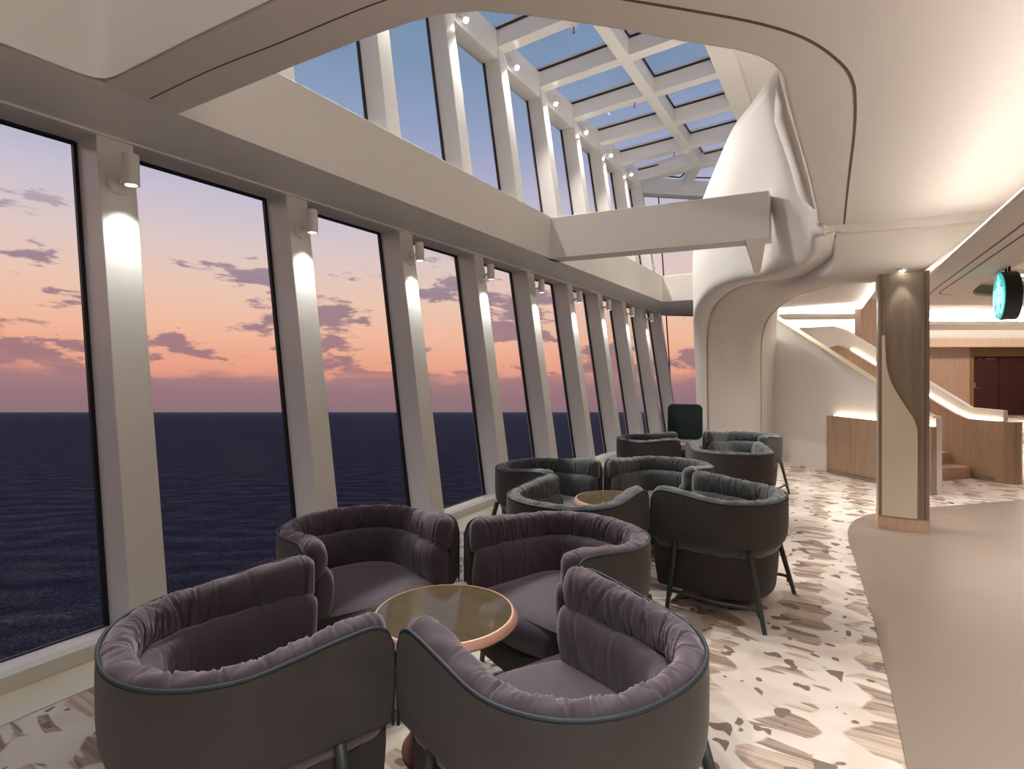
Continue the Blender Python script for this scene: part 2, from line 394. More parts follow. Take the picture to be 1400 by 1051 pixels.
# spandrel (parapet of the upper level) and end return
o = MB().box((-3.32,1.70,ZC+0.06),(-3.20,11.54,3.53)).build('wall_left', 'white_paint', bevel=0.01); struct(o, 'white band of wall between the lower and upper windows', 'wall')
o = MB().box((-3.20,11.42,ZC+0.06),(-1.7,11.54,3.53)).build('wall_end', 'white_paint', bevel=0.01); struct(o, 'white band of wall across the far end above the window', 'wall')
o = MB().box((-3.32,-4,ZC+0.06),(-3.18,1.36,4.2)).build('coffer_side', 'white_paint'); struct(o, 'white side of the ceiling coffer over the nearest windows', 'wall')

# end facet of the glass wall
D = Vector((0.75,0.66,0)).normalized(); Nn = Vector((-D.y,D.x,0)); EB = Vector((-3.72,13.75,0))
ep = lambda s_, z, off=0.0: EB+D*s_+Nn*(LEAN*z*0.95+off)+UP*z
pane(wi, [ep(0.16,0.05),ep(1.75,0.05),ep(1.75,2.985),ep(0.16,2.985)], 'far end lower window pane beside the sculpted white pillar'); wi += 1
pane(wi, [ep(0.16,3.1),ep(1.33,3.1),ep(1.33,6.2),ep(0.16,6.2)], 'far end upper window pane left of its post'); wi += 1
pane(wi, [ep(1.6,3.1),ep(2.9,3.1),ep(2.9,6.2),ep(1.6,6.2)], 'far end upper window pane right of its post'); wi += 1
for s_, lab, z0, z1 in ((1.47,'white post between the two upper panes of the far end',3.1,6.36),(1.88,'white post behind the sculpted pillar at the far end',0,3.0),(3.0,'white post hidden behind the curved wall at the far end',3.1,6.36)):
    o = MB().hexa([ep(s_-.1,z0,-.26),ep(s_+.1,z0,-.26),ep(s_+.1,z0,.05),ep(s_-.1,z0,.05)],[ep(s_-.1,z1,-.26),ep(s_+.1,z1,-.26),ep(s_+.1,z1,.05),ep(s_-.1,z1,.05)]).build('window_post','white_metal',bevel=0.006)
    struct(o, lab, 'post', 'slanted window posts')
o = MB().hexa([ep(-.1,0,-.27),ep(2.6,0,-.27),ep(2.6,0,.05),ep(-.1,0,.05)],[ep(-.1,0.09,-.27),ep(2.6,0.09,-.27),ep(2.6,0.05,.05),ep(-.1,0.05,.05)]).build('sill','white_metal')
struct(o, 'low white sill under the far end window', 'sill')
o = MB().hexa([ep(-.45,6.17,-.28),ep(3.1,6.17,-.28),ep(3.1,6.17,.06),ep(-.25,6.17,.06)],[ep(-.45,6.60,-.28),ep(3.1,6.60,-.28),ep(3.1,6.60,.06),ep(-.25,6.60,.06)]).build('eave_beam','white_metal',bevel=0.006)
struct(o, 'white eave beam over the far end upper windows', 'beam')

# glass roof
ZR = lambda x: 6.35+0.048*(x+4.37)
o = MB().box((-4.66,-1.0,6.17),(-4.375,13.75,6.60)).build('eave_beam','white_metal',bevel=0.006); struct(o, 'long white eave beam where the upper windows meet the glass roof', 'beam')
for k in range(1, 10):
    y = Y0+PITCH*k
    xs = (-4.66,-1.75)
    o = MB().hexa([(xs[0],y,ZR(xs[0])),(xs[1],y,ZR(xs[1])),(xs[1],y+PW,ZR(xs[1])),(xs[0],y+PW,ZR(xs[0]))],
                  [(xs[0],y,ZR(xs[0])+.34),(xs[1],y,ZR(xs[1])+.34),(xs[1],y+PW,ZR(xs[1])+.34),(xs[0],y+PW,ZR(xs[0])+.34)]).build('rafter','white_metal',bevel=0.006)
    if k < 9: struct(o, ('white rafter of the glass roof, %s in view from the camera' % ORD[k-4]) if k > 3 else 'white rafter of the glass roof hidden above the near ceiling', 'rafter', 'rafters of the glass roof')
    else: struct(o, 'white rafter at the far corner of the glass roof', 'rafter', 'rafters of the glass roof')
o = MB().hexa([(-3.0,1.8,ZR(-3)-.012),(-2.82,1.8,ZR(-2.82)-.012),(-2.82,13.5,ZR(-2.82)-.012),(-3.0,13.5,ZR(-3)-.012)],
              [(-3.0,1.8,ZR(-3)+.34),(-2.82,1.8,ZR(-2.82)+.34),(-2.82,13.5,ZR(-2.82)+.34),(-3.0,13.5,ZR(-3)+.34)]).build('purlin','white_metal',bevel=0.006)
struct(o, 'long white purlin crossing the rafters of the glass roof', 'beam')
o = MB().hexa([(-1.77,1.8,6.46),(-1.43,1.8,6.47),(-1.43,15,6.47),(-1.77,15,6.46)],[(-1.77,1.8,6.9),(-1.43,1.8,6.9),(-1.43,15,6.9),(-1.77,15,6.9)]).build('roof_edge_beam','white_paint')
struct(o, 'broad white beam along the inboard edge of the glass roof', 'beam')
for a_, b_, lab in (((-4.45,13.7,6.36),(-2.86,13.35,6.44),'white hip rafter running from the far corner to the purlin'),((-3.55,14.85,6.40),(-2.86,13.35,6.44),'white hip rafter running from the end post to the purlin')):
    a_ = Vector(a_); b_ = Vector(b_)
    o = MB().bar(a_+UP*.17, b_+UP*.17, .19, .34).build('hip_rafter','white_metal',bevel=0.006); struct(o, lab, 'rafter')
GZ = 0.27
for k in range(1, 9):
    ya, yb = Y0+PITCH*k+PW+.012, Y0+PITCH*(k+1)-.012
    for xa, xb, side in ((-4.44,-3.02,'window side'),(-2.80,-1.80,'inboard side')):
        pane(wi, [(xa,ya,ZR(xa)+GZ),(xb,ya,ZR(xb)+GZ),(xb,yb,ZR(xb)+GZ),(xa,yb,ZR(xa)+GZ)], ('glass roof pane on the %s, %s in view from the camera' % (side, ORD[k-3])) if k > 2 else 'glass roof pane hidden above the near ceiling'); wi += 1
pane(wi, [(-4.4,13.85,ZR(-4.4)+GZ),(-3.65,14.7,ZR(-3.65)+GZ),(-2.9,13.55,ZR(-2.9)+GZ),(-2.95,13.5,ZR(-2.9)+GZ)], 'three cornered glass roof pane at the far end'); wi += 1
pane(wi, [(-3.4,14.9,ZR(-3.4)+GZ),(-1.8,16.2,ZR(-1.8)+GZ),(-1.8,13.5,ZR(-1.8)+GZ),(-2.8,13.5,ZR(-2.8)+GZ)], 'glass roof pane over the far end beyond the purlin'); wi += 1
# upper volume: solid ceiling inboard of the glass roof, near and right walls
o = MB().box((-1.45,1.7,6.62),(1.1,16.4,6.75)).build('ceiling','white_paint'); struct(o, 'white upper ceiling inboard of the glass roof', 'ceiling')
o = MB().box((-4.33,1.55,3.1),(1.1,1.70,6.9)).build('wall_near','white_paint'); struct(o, 'white upper wall above the cross arm of the ceiling', 'wall')
o = MB().box((1.0,1.70,3.1),(1.1,16.4,6.75)).build('wall_inner','white_paint'); struct(o, 'white upper wall inboard of the glass roof', 'wall')
o = MB().box((-1.9,16.2,0),(1.1,16.4,6.9)).build('wall_far','white_paint'); struct(o, 'white wall closing the far end behind the pillar', 'wall')

# main ceiling with the rounded opening
near = [(-3.22,1.31),(-2.4,1.335),(-1.88,1.36),(-1.2,1.40),(-0.8,1.42)]
open_edge = [(-3.22,1.688),(-2.222,1.707),(-1.78,1.724),(-1.545,1.741),(-1.40,1.766),(-1.26,1.825),(-1.106,1.95),(-0.992,2.055),(-0.90,2.145),(-0.772,2.272),(-0.622,2.435),(-0.513,2.545),(-0.408,2.65),(-0.33,2.755),(-0.28,2.86),(-0.254,2.99),(-0.247,3.39),(-0.235,3.845),(-0.22,4.268),(-0.207,4.789),(-0.195,5.622),(-0.20,6.05)]
lip = [(-0.19,6.20),(-0.13,6.30),(0.05,6.36),(0.594,6.42),(1.177,6.47),(2.2,6.6),(5.6,7.0)]
poly = near+[(-0.55,1.1),(-0.5,0.4),(-0.5,-4),(5.6,-4)]+lip[::-1]+open_edge[::-1]
ceil = MB().prism(poly, ZC, ZC+0.14).build('ceiling','ceiling_paint', bevel=0.02); struct(ceil, 'large pinkish white ceiling with a rounded opening under the glass roof', 'ceiling')
o = MB().prism([(-3.3,-4.1),(5.7,-4.1),(5.7,7.1),(1.0,7.1),(1.0,1.6),(-3.3,1.6)], 4.2, 4.3).build('ceiling','white_paint'); struct(o, 'white upper deck above the ceiling coffer', 'ceiling')
# arm faces above the ceiling plane (side of the coffer) with a rounded inside corner
cf = [(-3.172,-4),(-3.172,0.5),(-3.172,1.10),(-3.170,1.20),(-3.155,1.265),(-3.12,1.30),(-3.05,1.315),(-2.4,1.335),(-1.88,1.36),(-1.2,1.40),(-0.8,1.42),(-0.62,1.3),(-0.5,0.9),(-0.5,-4)]
o = MB().grid([[Vector((x,y-.012,ZC+.002)) for x,y in cf],[Vector((x,y-.012,4.2)) for x,y in cf]]).build('coffer_face','white_paint',smooth=True); struct(o, 'white upright face of the cross arm inside the ceiling coffer', 'wall')
# grooves
def groove(pts, wd, z, name, label, taper=None):
    pts = catmull([Vector((x,y,z)) for x,y in pts], 8*len(pts)); mb = MB(); rows = []
    for i, p in enumerate(pts):
        t_ = (pts[min(i+1,len(pts)-1)]-pts[max(i-1,0)]).normalized(); n_ = Vector((-t_.y,t_.x,0))*wd/2*(taper(i/len(pts)) if taper else 1)
        rows.append([p-n_, p+n_, p+n_+UP*.012, p-n_+UP*.012])
    o = mb.grid(rows, close_v=True, caps=True).build(name,'groove_dark'); struct(o, label, 'groove'); return o
groove([(-3.14,1.505),(-2.6,1.51),(-2.132,1.54),(-1.526,1.575),(-1.2,1.66),(-0.95,1.83),(-0.709,2.064),(-0.386,2.382),(-0.239,2.548),(-0.138,2.692),(-0.058,2.854),(0.013,3.05),(0.045,3.207),(0.06,3.385),(0.066,3.901),(0.045,4.94),(0.02,6.30)], 0.014, ZC-0.002, 'ceiling_groove', 'dark groove line following the rounded ceiling opening', lambda f: .45+.55*sm((f-.2)/.25))

# cross beam over the opening, with its tapered bracket
bm_ = MB().hexa([(-3.26,6.285,ZC),(-0.68,6.572,ZC),(-0.68,6.85,ZC),(-3.26,6.56,ZC)],[(-3.26,6.285,3.52),(-0.68,6.572,3.52),(-0.68,6.85,3.52),(-3.26,6.56,3.52)])
beam = bm_.build('cross_beam','white_paint',bevel=0.008); struct(beam, 'white horizontal beam crossing the opening to the curved wall', 'beam')

# ---------------- sculpted pillar flowing into the ceiling: front face, fillet and the curved wall of the light well
FA = [(1.184,6.54,2.96),(0.590,6.49,2.96),(0.179,6.43,2.95),(-0.055,6.39,2.935),(-0.075,6.488,2.760),(-0.203,6.644,2.671),(-0.370,6.952,2.641),(-0.679,7.409,2.676),(-1.097,7.915,2.726),(-1.506,8.662,2.698),(-1.817,9.291,2.523),(-1.941,9.566,2.127),(-1.948,9.656,1.389),(-1.941,9.683,0.0)]
FM = [(0.672,6.564,2.500),(0.511,6.490,2.511),(0.244,6.482,2.513),(-0.004,6.507,2.510),(-0.134,6.546,2.512),(-0.292,6.824,2.526),(-0.518,7.389,2.562),(-0.834,8.132,2.596),(-1.168,8.865,2.567),(-1.435,9.404,2.430),(-1.536,9.694,2.120),(-1.552,9.800,1.636),(-1.561,9.853,1.143),(-1.561,9.853,0.0)]
FB = [(0.707,7.144,2.510),(0.540,7.103,2.511),(0.267,7.078,2.511),(0.009,7.064,2.510),(-0.149,7.260,2.520),(-0.307,7.516,2.518),(-0.492,7.987,2.530),(-0.719,8.668,2.496),(-0.937,9.236,2.390),(-1.085,9.731,2.203),(-1.140,9.931,1.878),(-1.153,10.040,1.391),(-1.153,10.040,0.900),(-1.153,10.040,0.0)]
FR = [(0.707,7.20,2.70),(0.540,7.16,2.70),(0.267,7.13,2.70),(0.009,7.12,2.70),(-0.149,7.32,2.71),(-0.307,7.58,2.71),(-0.488,8.06,2.70),(-0.690,8.80,2.66),(-0.85,9.55,2.53),(-0.93,10.20,2.32),(-0.965,10.70,1.95),(-0.969,10.967,1.378),(-0.969,10.967,0.850),(-0.969,10.967,0.0)]
NL = [(-0.254,2.927,2.993),(-0.245,3.390,2.993),(-0.229,3.845,2.993),(-0.218,4.268,2.993),(-0.205,4.789,2.993),(-0.199,5.568,2.993)]
NU = [(x-.13*min(1,i/2),y,z+.15*min(1,i/2)) for i,(x,y,z) in enumerate(NL)]
SU = [(-0.138,6.158,4.881),(-0.321,6.282,4.784),(-0.566,6.485,4.771),(-0.718,6.569,4.662),(-0.869,6.828,4.633),(-1.046,7.188,4.650),(-1.231,7.602,4.648),(-1.541,8.291,4.489),(-1.961,9.321,4.274),(-2.201,9.877,3.816),(-2.397,10.693,2.756),(-2.350,11.304,0.0)]
SC = [(-0.138,6.158,2.912),(-0.237,6.274,2.921),(-0.275,6.426,2.823),(-0.362,6.549,2.733),(-0.553,6.843,2.714),(-0.878,7.289,2.756),(-1.257,7.761,2.796),(-1.702,8.544,2.764),(-2.054,9.266,2.534),(-2.144,9.620,2.136),(-2.146,9.794,1.385),(-2.158,9.962,0.0)]
def loft(rails, nu, nv):
    """rails: curves running the same way; returns a grid of nu x nv points."""
    rr = [catmull(r, nu) for r in rails]
    return [catmull([r[i] for r in rr], nv) for i in range(nu)]
# widen the upper right end so the bulkhead runs over the column to the dropped soffit
g = loft([FA, FM, FB, FR], 105, 25)
pil = MB().grid(g).build('pillar', 'ceiling_paint', smooth=True, fix=False)
struct(pil, 'sculpted white pillar and bulkhead flowing up from the far floor into the ceiling', 'pillar')
md = pil.modifiers.new('thick', 'SOLIDIFY'); md.thickness = 0.02; md.offset = 1.0
o = MB().grid([[Vector(a) for a in NL],[Vector(a) for a in NU]]).build('opening_reveal','ceiling_paint',smooth=True,fix=False); struct(o, 'narrow turned-up edge of the rounded ceiling opening', 'trim')
md = o.modifiers.new('thick','SOLIDIFY'); md.thickness = 0.012; md.offset = -1.0
AA = [(-0.09,6.20,2.915)] + FA[3:]
MID1 = [Vector(a)*0.85+Vector(b)*0.15 for a, b in zip(SC, SU)]
MID2 = [Vector(a)*0.5+Vector(b)*0.5 for a, b in zip(SC, SU)]
CAm = [(Vector(a)+Vector(b))/2 + (Vector((0.0,-0.04,-0.03)) if i >= 5 else Vector((0,-.01,-.01))) for i, (a, b) in enumerate(zip(SC, AA))]
g = loft([SU, MID2, MID1, SC, CAm, AA], 130, 41)
cw = MB().grid(g).build('wall_curved', 'white_paint', smooth=True, fix=False)
struct(cw, 'curved white wall of the light well sweeping down into the pillar', 'wall')
md = cw.modifiers.new('thick', 'SOLIDIFY'); md.thickness = 0.015; md.offset = -1.0
# thin joints along the sculpted form
ga = catmull([Vector(p) for p in FA[3:]], 60)
seam = MB().tube([p+Vector((0.0,-0.004,-0.004)) for p in ga], [0.008]*18+[0.005]*42, 6).build('pillar_groove', 'groove_dark'); struct(seam, 'thin joint line along the left edge of the sculpted pillar', 'groove')
gb = catmull([Vector(p) for p in FB[4:]], 60)
seam = MB().tube([p+Vector((-0.004,-0.006,-0.002)) for p in gb], 0.005, 6).build('pillar_groove', 'groove_dark'); struct(seam, 'thin joint line along the right edge of the sculpted pillar', 'groove')
# bracket below the cross beam
br = MB().hexa([(-0.861,6.832,2.667),(-0.797,6.871,2.667),(-0.835,7.198,2.72),(-0.902,7.158,2.72)],[(-0.910,6.46,3.0),(-0.710,6.565,3.0),(-0.746,6.85,3.02),(-0.955,6.776,3.02)])
br.build('bracket','white_paint',beam,bevel=0.01)
# back of the well: closes the light off behind the curved wall
o = MB().box((-1.1,10.98,0),(-0.98,11.4,2.95)).build('wall_inner','white_paint'); struct(o, 'white wall hidden behind the sculpted pillar', 'wall')
# lip of the big ceiling
lf = catmull([Vector(q) for q in ((-.215,6.13,0),(-.15,6.27,0),(.05,6.35,0),(.594,6.42,0),(1.177,6.47,0),(2.2,6.6,0))], 40)
o = MB().grid([[Vector((q.x,q.y,ZC+.02)), Vector((q.x,q.y,ZC-.006-.074*sm0)), Vector((q.x+.02*(1-sm0),q.y+.07,ZC-.006-.074*sm0)), Vector((q.x,q.y+.07,ZC+.02))] for q, sm0 in ((q, min(1,max(0,(q.x+.215)/.30))**.7) for q in lf)], close_v=True, caps=True).build('ceiling_lip','ceiling_paint'); struct(o, 'pale lip along the far edge of the big ceiling', 'trim')

# ---------------- column
c = empty('column', (0.5125,6.675,0)); struct(c, 'square veneered column with an S-curved cream inlay on a wooden plinth', 'column')
lx = lambda x: x-0.5125
ly = lambda y: y-6.675
MB().box((lx(.309),ly(6.50),.12),(lx(.716),ly(6.85),2.505)).build('shaft','veneer_taupe',c,bevel=0.006)
MB().box((lx(.304),ly(6.494),0),(lx(.721),ly(6.856),.122)).build('plinth','plinth_wood',c,bevel=0.004)
MB().box((lx(.305),ly(6.496),.120),(lx(.720),ly(6.854),.134)).build('plinth_trim','brass',c)
SX = [(.366,1.86),(.370,1.72),(.378,1.60),(.411,1.452),(.473,1.317),(.55,1.171),(.594,1.093),(.615,1.014),(.622,.934),(.622,.135)]
sx = [(p.x,p.y) for p in catmull([Vector((x,z,0)) for x,z in SX], 50)]
def face_panel(poly, y0, y1, name, mat):
    n = len(poly); mb = MB()
    mb.add([(lx(x),ly(y0),z) for x,z in poly]+[(lx(x),ly(y1),z) for x,z in poly],
           [list(range(n)), list(range(n,2*n))[::-1]]+[(i,(i+1)%n,n+(i+1)%n,n+i) for i in range(n)])
    return mb.build(name, mat, c)
o = face_panel([(.338,.135)]+[(.338,1.90)]+[(.362,1.90)]+sx, 6.488, 6.50, 'inlay', 'stone_cream'); o['label'] = 'cream S-curved inlay'
edge = MB(); edge.tube([(lx(x)+.003,ly(6.487),z) for x,z in [(.362,2.48),(.364,1.95)]+sx], .004, 6); edge.build('inlay_edge','brass',o)
for x in (.336,.682):
    MB().box((lx(x)-.003,ly(6.4955),.135),(lx(x)+.003,ly(6.51),2.50)).build('joint','groove_dark',c)

def strip(a_, b_, wd, ht, mat, label):
    o = MB().bar(a_, b_, wd, ht).build('light_strip', mat); return tag(o, label, 'light', 'hidden light strips')
# ---------------- dropped soffit on the right with an oval recess
sp = [(.86,-4),(.848,3.98),(.768,6.92),(.74,7.75),(1.0,9.75),(1.11,10.0),(2.28,10.7),(4.5,12.0),(5.6,12.6),(5.6,-4)]
ds = MB().prism(sp, 2.51, 2.54)
ds = ds.build('dropped_ceiling','ceiling_paint')
spw = lambda v, e_=.40: math.copysign(abs(v)**e_, v)
ell = lambda cx, cy, a_, b_, n=96: [(cx+a_*spw(math.cos(2*math.pi*i/n)), cy+b_*spw(math.sin(2*math.pi*i/n))) for i in range(n)]
EC = (2.62,6.9,1.30,2.45)
cut = MB().prism(ell(*EC), 2.4, 2.7).build('cutter','ceiling_paint')
md = ds.modifiers.new('hole','BOOLEAN'); md.operation = 'DIFFERENCE'; md.object = cut; md.solver = 'EXACT'
bpy.context.view_layer.update()
dg = bpy.context.evaluated_depsgraph_get()
nm = bpy.data.meshes.new_from_object(ds.evaluated_get(dg)); ds.modifiers.clear(); ds.data = nm
bpy.data.objects.remove(cut)
struct(ds, 'dropped ceiling along the right with an oval recess and groove lines', 'ceiling')
def ring(cx, cy, a0, b0, a1, b1, z0, z1, name, mat, label):
    o_, i_ = ell(cx,cy,a0,b0), ell(cx,cy,a1,b1); n = len(o_)
    mb = MB(); mb.add([(x,y,z0) for x,y in o_]+[(x,y,z0) for x,y in i_]+[(x,y,z1) for x,y in o_]+[(x,y,z1) for x,y in i_],
       [f for k in range(n) for f in ((k,(k+1)%n,n+(k+1)%n,n+k),(2*n+k,3*n+k,3*n+(k+1)%n,2*n+(k+1)%n),(k,2*n+k,2*n+(k+1)%n,(k+1)%n),(n+k,n+(k+1)%n,3*n+(k+1)%n,3*n+k))])
    return struct(mb.build(name,mat), label, 'ceiling')
ring(EC[0],EC[1],1.42,2.57,1.34,2.49,2.54,2.74,'recess_wall','dome_green','pale green upright wall of the oval ceiling recess')
ring(EC[0],EC[1],1.36,2.51,1.05,2.20,2.655,2.685,'recess_step','ceiling_paint','stepped ring inside the oval ceiling recess')
ring(EC[0],EC[1],1.12,2.27,1.06,2.21,2.685,2.80,'recess_wall','dome_green','inner pale green wall of the oval ceiling recess')
o = MB().prism(ell(EC[0],EC[1],1.45,2.6),2.80,2.83).build('recess_top','wood_pink'); struct(o, 'warm coloured top of the oval ceiling recess', 'ceiling')
strip((1.75,8.95,2.715),(3.5,8.95,2.715),.03,.03,'led_soft','added fill strip brightening the oval ceiling recess')  # added to brighten the recess
groove([(1.06,2.0),(1.016,4.77),(.965,7.0),(.94,8.27),(.96,9.3)], .012, 2.508, 'ceiling_groove', 'outer of the two straight groove lines in the dropped ceiling')
groove([(1.16,2.0),(1.097,5.15),(1.05,7.4),(1.027,8.35),(1.06,8.62),(1.2,8.8)], .012, 2.508, 'ceiling_groove', 'inner of the two straight groove lines in the dropped ceiling')
strip((.868,-3.6,2.547),(.856,3.98,2.547),.012,.012,'led_soft','thin emissive line imitating the lit edge of the dropped ceiling near the camera')  # brightness of the lit ceiling edge put into emissive lines
strip((.856,4.0,2.547),(.782,6.45,2.547),.012,.012,'led_soft','thin emissive line imitating the lit edge of the dropped ceiling by the column')
strip((.99,-3.6,2.56),(.975,3.98,2.56),.03,.03,'led_cove','warm light strip on the edge of the dropped ceiling near the camera')
strip((.975,4.0,2.56),(.92,6.28,2.56),.03,.03,'led_cove','warm light strip on the edge of the dropped ceiling running to the column')

# ---------------- lobby behind the column: staircase, doors, stepped ceilings
DS = Vector((-0.72,0.69,0)).normalized(); NS = Vector((0.69,0.72,0)).normalized()
QL = Vector((1.02,8.68,0)); QR = Vector((1.86,9.98,0))
def slab(Q, poly, off0, off1):             # poly of (s,z) in the plane of a stair side
    n = len(poly); f = lambda s_, z, o_: Q+DS*s_+NS*o_+UP*z
    return MB().add([f(s_,z,off0) for s_,z in poly]+[f(s_,z,off1) for s_,z in poly],
        [list(range(n)), list(range(n,2*n))[::-1]]+[(i,(i+1)%n,n+(i+1)%n,n+i) for i in range(n)])
st = empty('staircase', tuple(QL+DS*1.5+NS*0.8)); inv = Matrix.Translation(-st.location)
def sb(mb, name, mat, **k):
    mb.v = [inv @ v for v in mb.v]; return mb.build(name, mat, st, **k)
struct(st, 'white staircase with wood clad balustrades rising behind the column', 'staircase')
sb(slab(QL, [(0.0,0),(0.0,.96),(.1,.97),(.82,1.365),(3.3,2.76),(3.3,0)], 0.0, .10), 'stringer_wall', 'white_paint')
sb(slab(QL, [(0.02,.975),(.10,.985),(.82,1.38),(3.3,2.775),(3.3,2.755),(.82,1.36),(.1,.965),(.02,.955)], -.02, .12), 'handrail', 'stone_cream')
sb(slab(QL, [(-.06,.06),(-.06,.855),(1.54,.875),(1.54,.06)], -.16, -.06), 'balustrade_panel', 'wood_tan', bevel=.01)
sb(slab(QL, [(-.06,0),(-.06,.06),(1.54,.06),(1.54,0)], -.15, -.06), 'skirting', 'veneer_taupe')
sb(slab(QL, [(0.0,.845),(0.0,.862),(1.5,.88),(1.5,.86)], -.055, -.025), 'light_strip', 'led_gold')
top = [(0.0,1.0),(.44,1.015),(1.83,1.84),(2.60,2.30),(2.9,2.40),(3.7,2.43)]
sb(slab(QR, [(0.0,0)]+top+[(3.7,0)], .10, .18), 'stringer_wall', 'white_paint')
sb(slab(QR, [(0.0,.06),(0.0,.85),(.40,.855),(.60,.93),(1.83,1.60),(2.45,1.94),(2.7,2.02),(2.95,1.98),(3.1,1.85),(3.1,.06)], 0.0, .08), 'balustrade_panel', 'wood_tan', bevel=.01)
sb(slab(QR, [(0.0,0),(0.0,.06),(.9,.06),(.9,0)], .01, .08), 'skirting', 'veneer_taupe')
mb = MB()
for a_, b_ in (((.02,.862),(.41,.867)),((.41,.867),(.61,.94)),((.61,.94),(1.83,1.61)),((1.83,1.61),(2.45,1.95))):
    mb.bar(QR+DS*a_[0]+NS*.088+UP*a_[1], QR+DS*b_[0]+NS*.088+UP*b_[1], .02, .02)
sb(mb, 'light_strip', 'led_gold')
endp = MB().lathe([(.16,.0),(.16,.06),(.16,.85),(.14,.855)], 24, (0,0,0)); endp.v = [v+QR-DS*.0+NS*.16 for v in endp.v]; sb(endp, 'newel', 'wood_tan', auto=True)
for k in range(14):
    s0 = .62+.285*k
    tr_ = slab(QL, [(s0,0),(s0,.17*(k+1)),(s0+.30,.17*(k+1)),(s0+.30,0)] if k == 0 else [(s0,.17*k-.12),(s0,.17*(k+1)),(s0+.30,.17*(k+1)),(s0+.30,.17*k-.12)], .11, 1.48)
    sb(tr_, 'tread', 'wood_pink')
mb = MB().bar(QR+DS*.55+NS*-.03+UP*.02, QR+DS*1.3+NS*-.03+UP*.02, .02, .02); sb(mb, 'light_strip', 'led_gold')

LB = lambda xr, f, z: RT*xr+FW*f+UP*z
def lbox(x0, x1, f0, f1, z0, z1):
    return MB().hexa([LB(x0,f0,z0),LB(x1,f0,z0),LB(x1,f1,z0),LB(x0,f1,z0)],[LB(x0,f0,z1),LB(x1,f0,z1),LB(x1,f1,z1),LB(x0,f1,z1)])
hi = 3.10
o = MB().prism([tuple(LB(a_,b_,0).xy) for a_, b_ in ((9.9,21.2),(5.0,10.6),(4.0,8.6),(3.0,6.35),(8.5,6.35),(24,14),(24,21.2))], hi, hi+.1).build('ceiling','white_paint'); struct(o, 'white lobby ceiling washed by hidden light strips', 'ceiling')
o = MB().prism([tuple(LB(a_,b_,0).xy) for a_, b_ in ((5.0,10.6),(9.9,21.2),(9.8,21.2),(4.9,10.6))], 0, hi).build('wall_stair','white_paint'); struct(o, 'pale wall on the far side of the stairs, hidden by the pillar', 'wall')
o = lbox(9.9,24,21.0,21.2,0,3.0).build('wall_back','white_paint'); struct(o, 'pale lobby wall far behind the staircase', 'wall')
o = lbox(23.8,24,7,21.2,0,3.0).build('wall_right','wood_pink'); struct(o, 'wooden lobby wall outside the photo on the right', 'wall')
strip((-.995,10.57,.05),(-.995,10.57,2.25),.03,.03,'led_soft','soft upright light strip in the corner between pillar and stair wall')
# beige slab over the stairs
sl = [(.30,7.9),(.233,9.914),(-.834,10.06),(-1.05,9.9),(-.762,8.2),(-.3,7.75)]
sl = [(.34,7.75),(.26,9.9),(-.95,10.2),(-.95,9.75),(-.60,8.9),(-.30,8.15),(-.05,7.8)]
o = MB().prism(sl, 2.60, 2.67).build('dropped_ceiling','ceiling_paint'); struct(o, 'beige ceiling panel over the stairs with glowing edges', 'ceiling')
strip((.33,7.78,2.55),(.255,9.9,2.55),.02,.10,'led_soft','glowing edge along the right side of the panel over the stairs')
strip((.25,9.91,2.55),(-.93,10.2,2.55),.02,.10,'led_soft','glowing edge along the far side of the panel over the stairs')
strip((.285,7.9,2.715),(.26,9.93,2.715),.03,.05,'led_warm','bright light strip on the right edge of the panel over the stairs')
strip((.25,9.96,2.715),(-.95,10.24,2.715),.03,.05,'led_warm','bright light strip on the far edge of the panel over the stairs')
o = lbox(7.56,9.0,11.9,12.1,0,hi).build('wall_stair','wood_pink'); struct(o, 'wooden wall panel behind the upper flight of the stairs', 'wall')
o = lbox(10.4,18.5,14.4,16.2,2.76,2.84).build('dropped_ceiling','ceiling_paint'); struct(o, 'narrow ceiling band between the two glowing coves of the lobby', 'ceiling')
strip(LB(10.5,14.5,2.90),LB(18.4,14.5,2.90),.05,.05,'led_warm','light strip on the near edge of the lobby ceiling band')
strip(LB(10.5,16.1,2.90),LB(18.4,16.1,2.90),.05,.05,'led_warm','light strip on the far edge of the lobby ceiling band')
o = lbox(6.0,7.75,12.2,12.6,2.74,2.80).build('dropped_ceiling','white_paint'); struct(o, 'white cove edge high above the stairs', 'ceiling')
strip(LB(6.05,12.25,2.90),LB(7.7,12.25,2.90),.05,.12,'led_soft','glowing cove band high above the stairs')
strip(LB(6.75,13.6,2.66),LB(8.6,13.6,2.66),.05,.30,'led_soft','emissive panel imitating a lit cove wall above the top of the stairs')  # wash of light on the cove wall put into an emissive panel
strip(Vector((1.13,10.03,2.64)),Vector((2.28,10.73,2.64)),.03,.03,'led_warm','light strip on the far edge of the dropped ceiling beyond the sign')
strip(Vector((2.30,10.74,2.64)),Vector((4.4,11.97,2.64)),.03,.03,'led_warm','light strip on the dropped ceiling far right')
o = lbox(13.0,22,18.0,18.3,2.34,2.62).build('bulkhead','wood_pink'); struct(o, 'pale wooden bulkhead above the lobby doors', 'wall')
o = lbox(13.0,22,18.05,18.3,2.62,hi).build('bulkhead','white_paint'); struct(o, 'white upper part of the bulkhead washed by the lobby cove', 'wall')
o = lbox(12.0,16.03,19.2,19.5,0,hi).build('wall_wood','wood_pink'); struct(o, 'pale wooden lobby wall left of the dark doors', 'wall')
o = lbox(18.14,23.8,19.2,19.5,0,hi).build('wall_wood','wood_pink'); struct(o, 'pale wooden lobby wall right of the dark doors', 'wall')
o = lbox(16.03,18.14,19.2,19.5,2.06,hi).build('wall_wood','brass'); struct(o, 'gold coloured panel above the dark doors', 'wall')
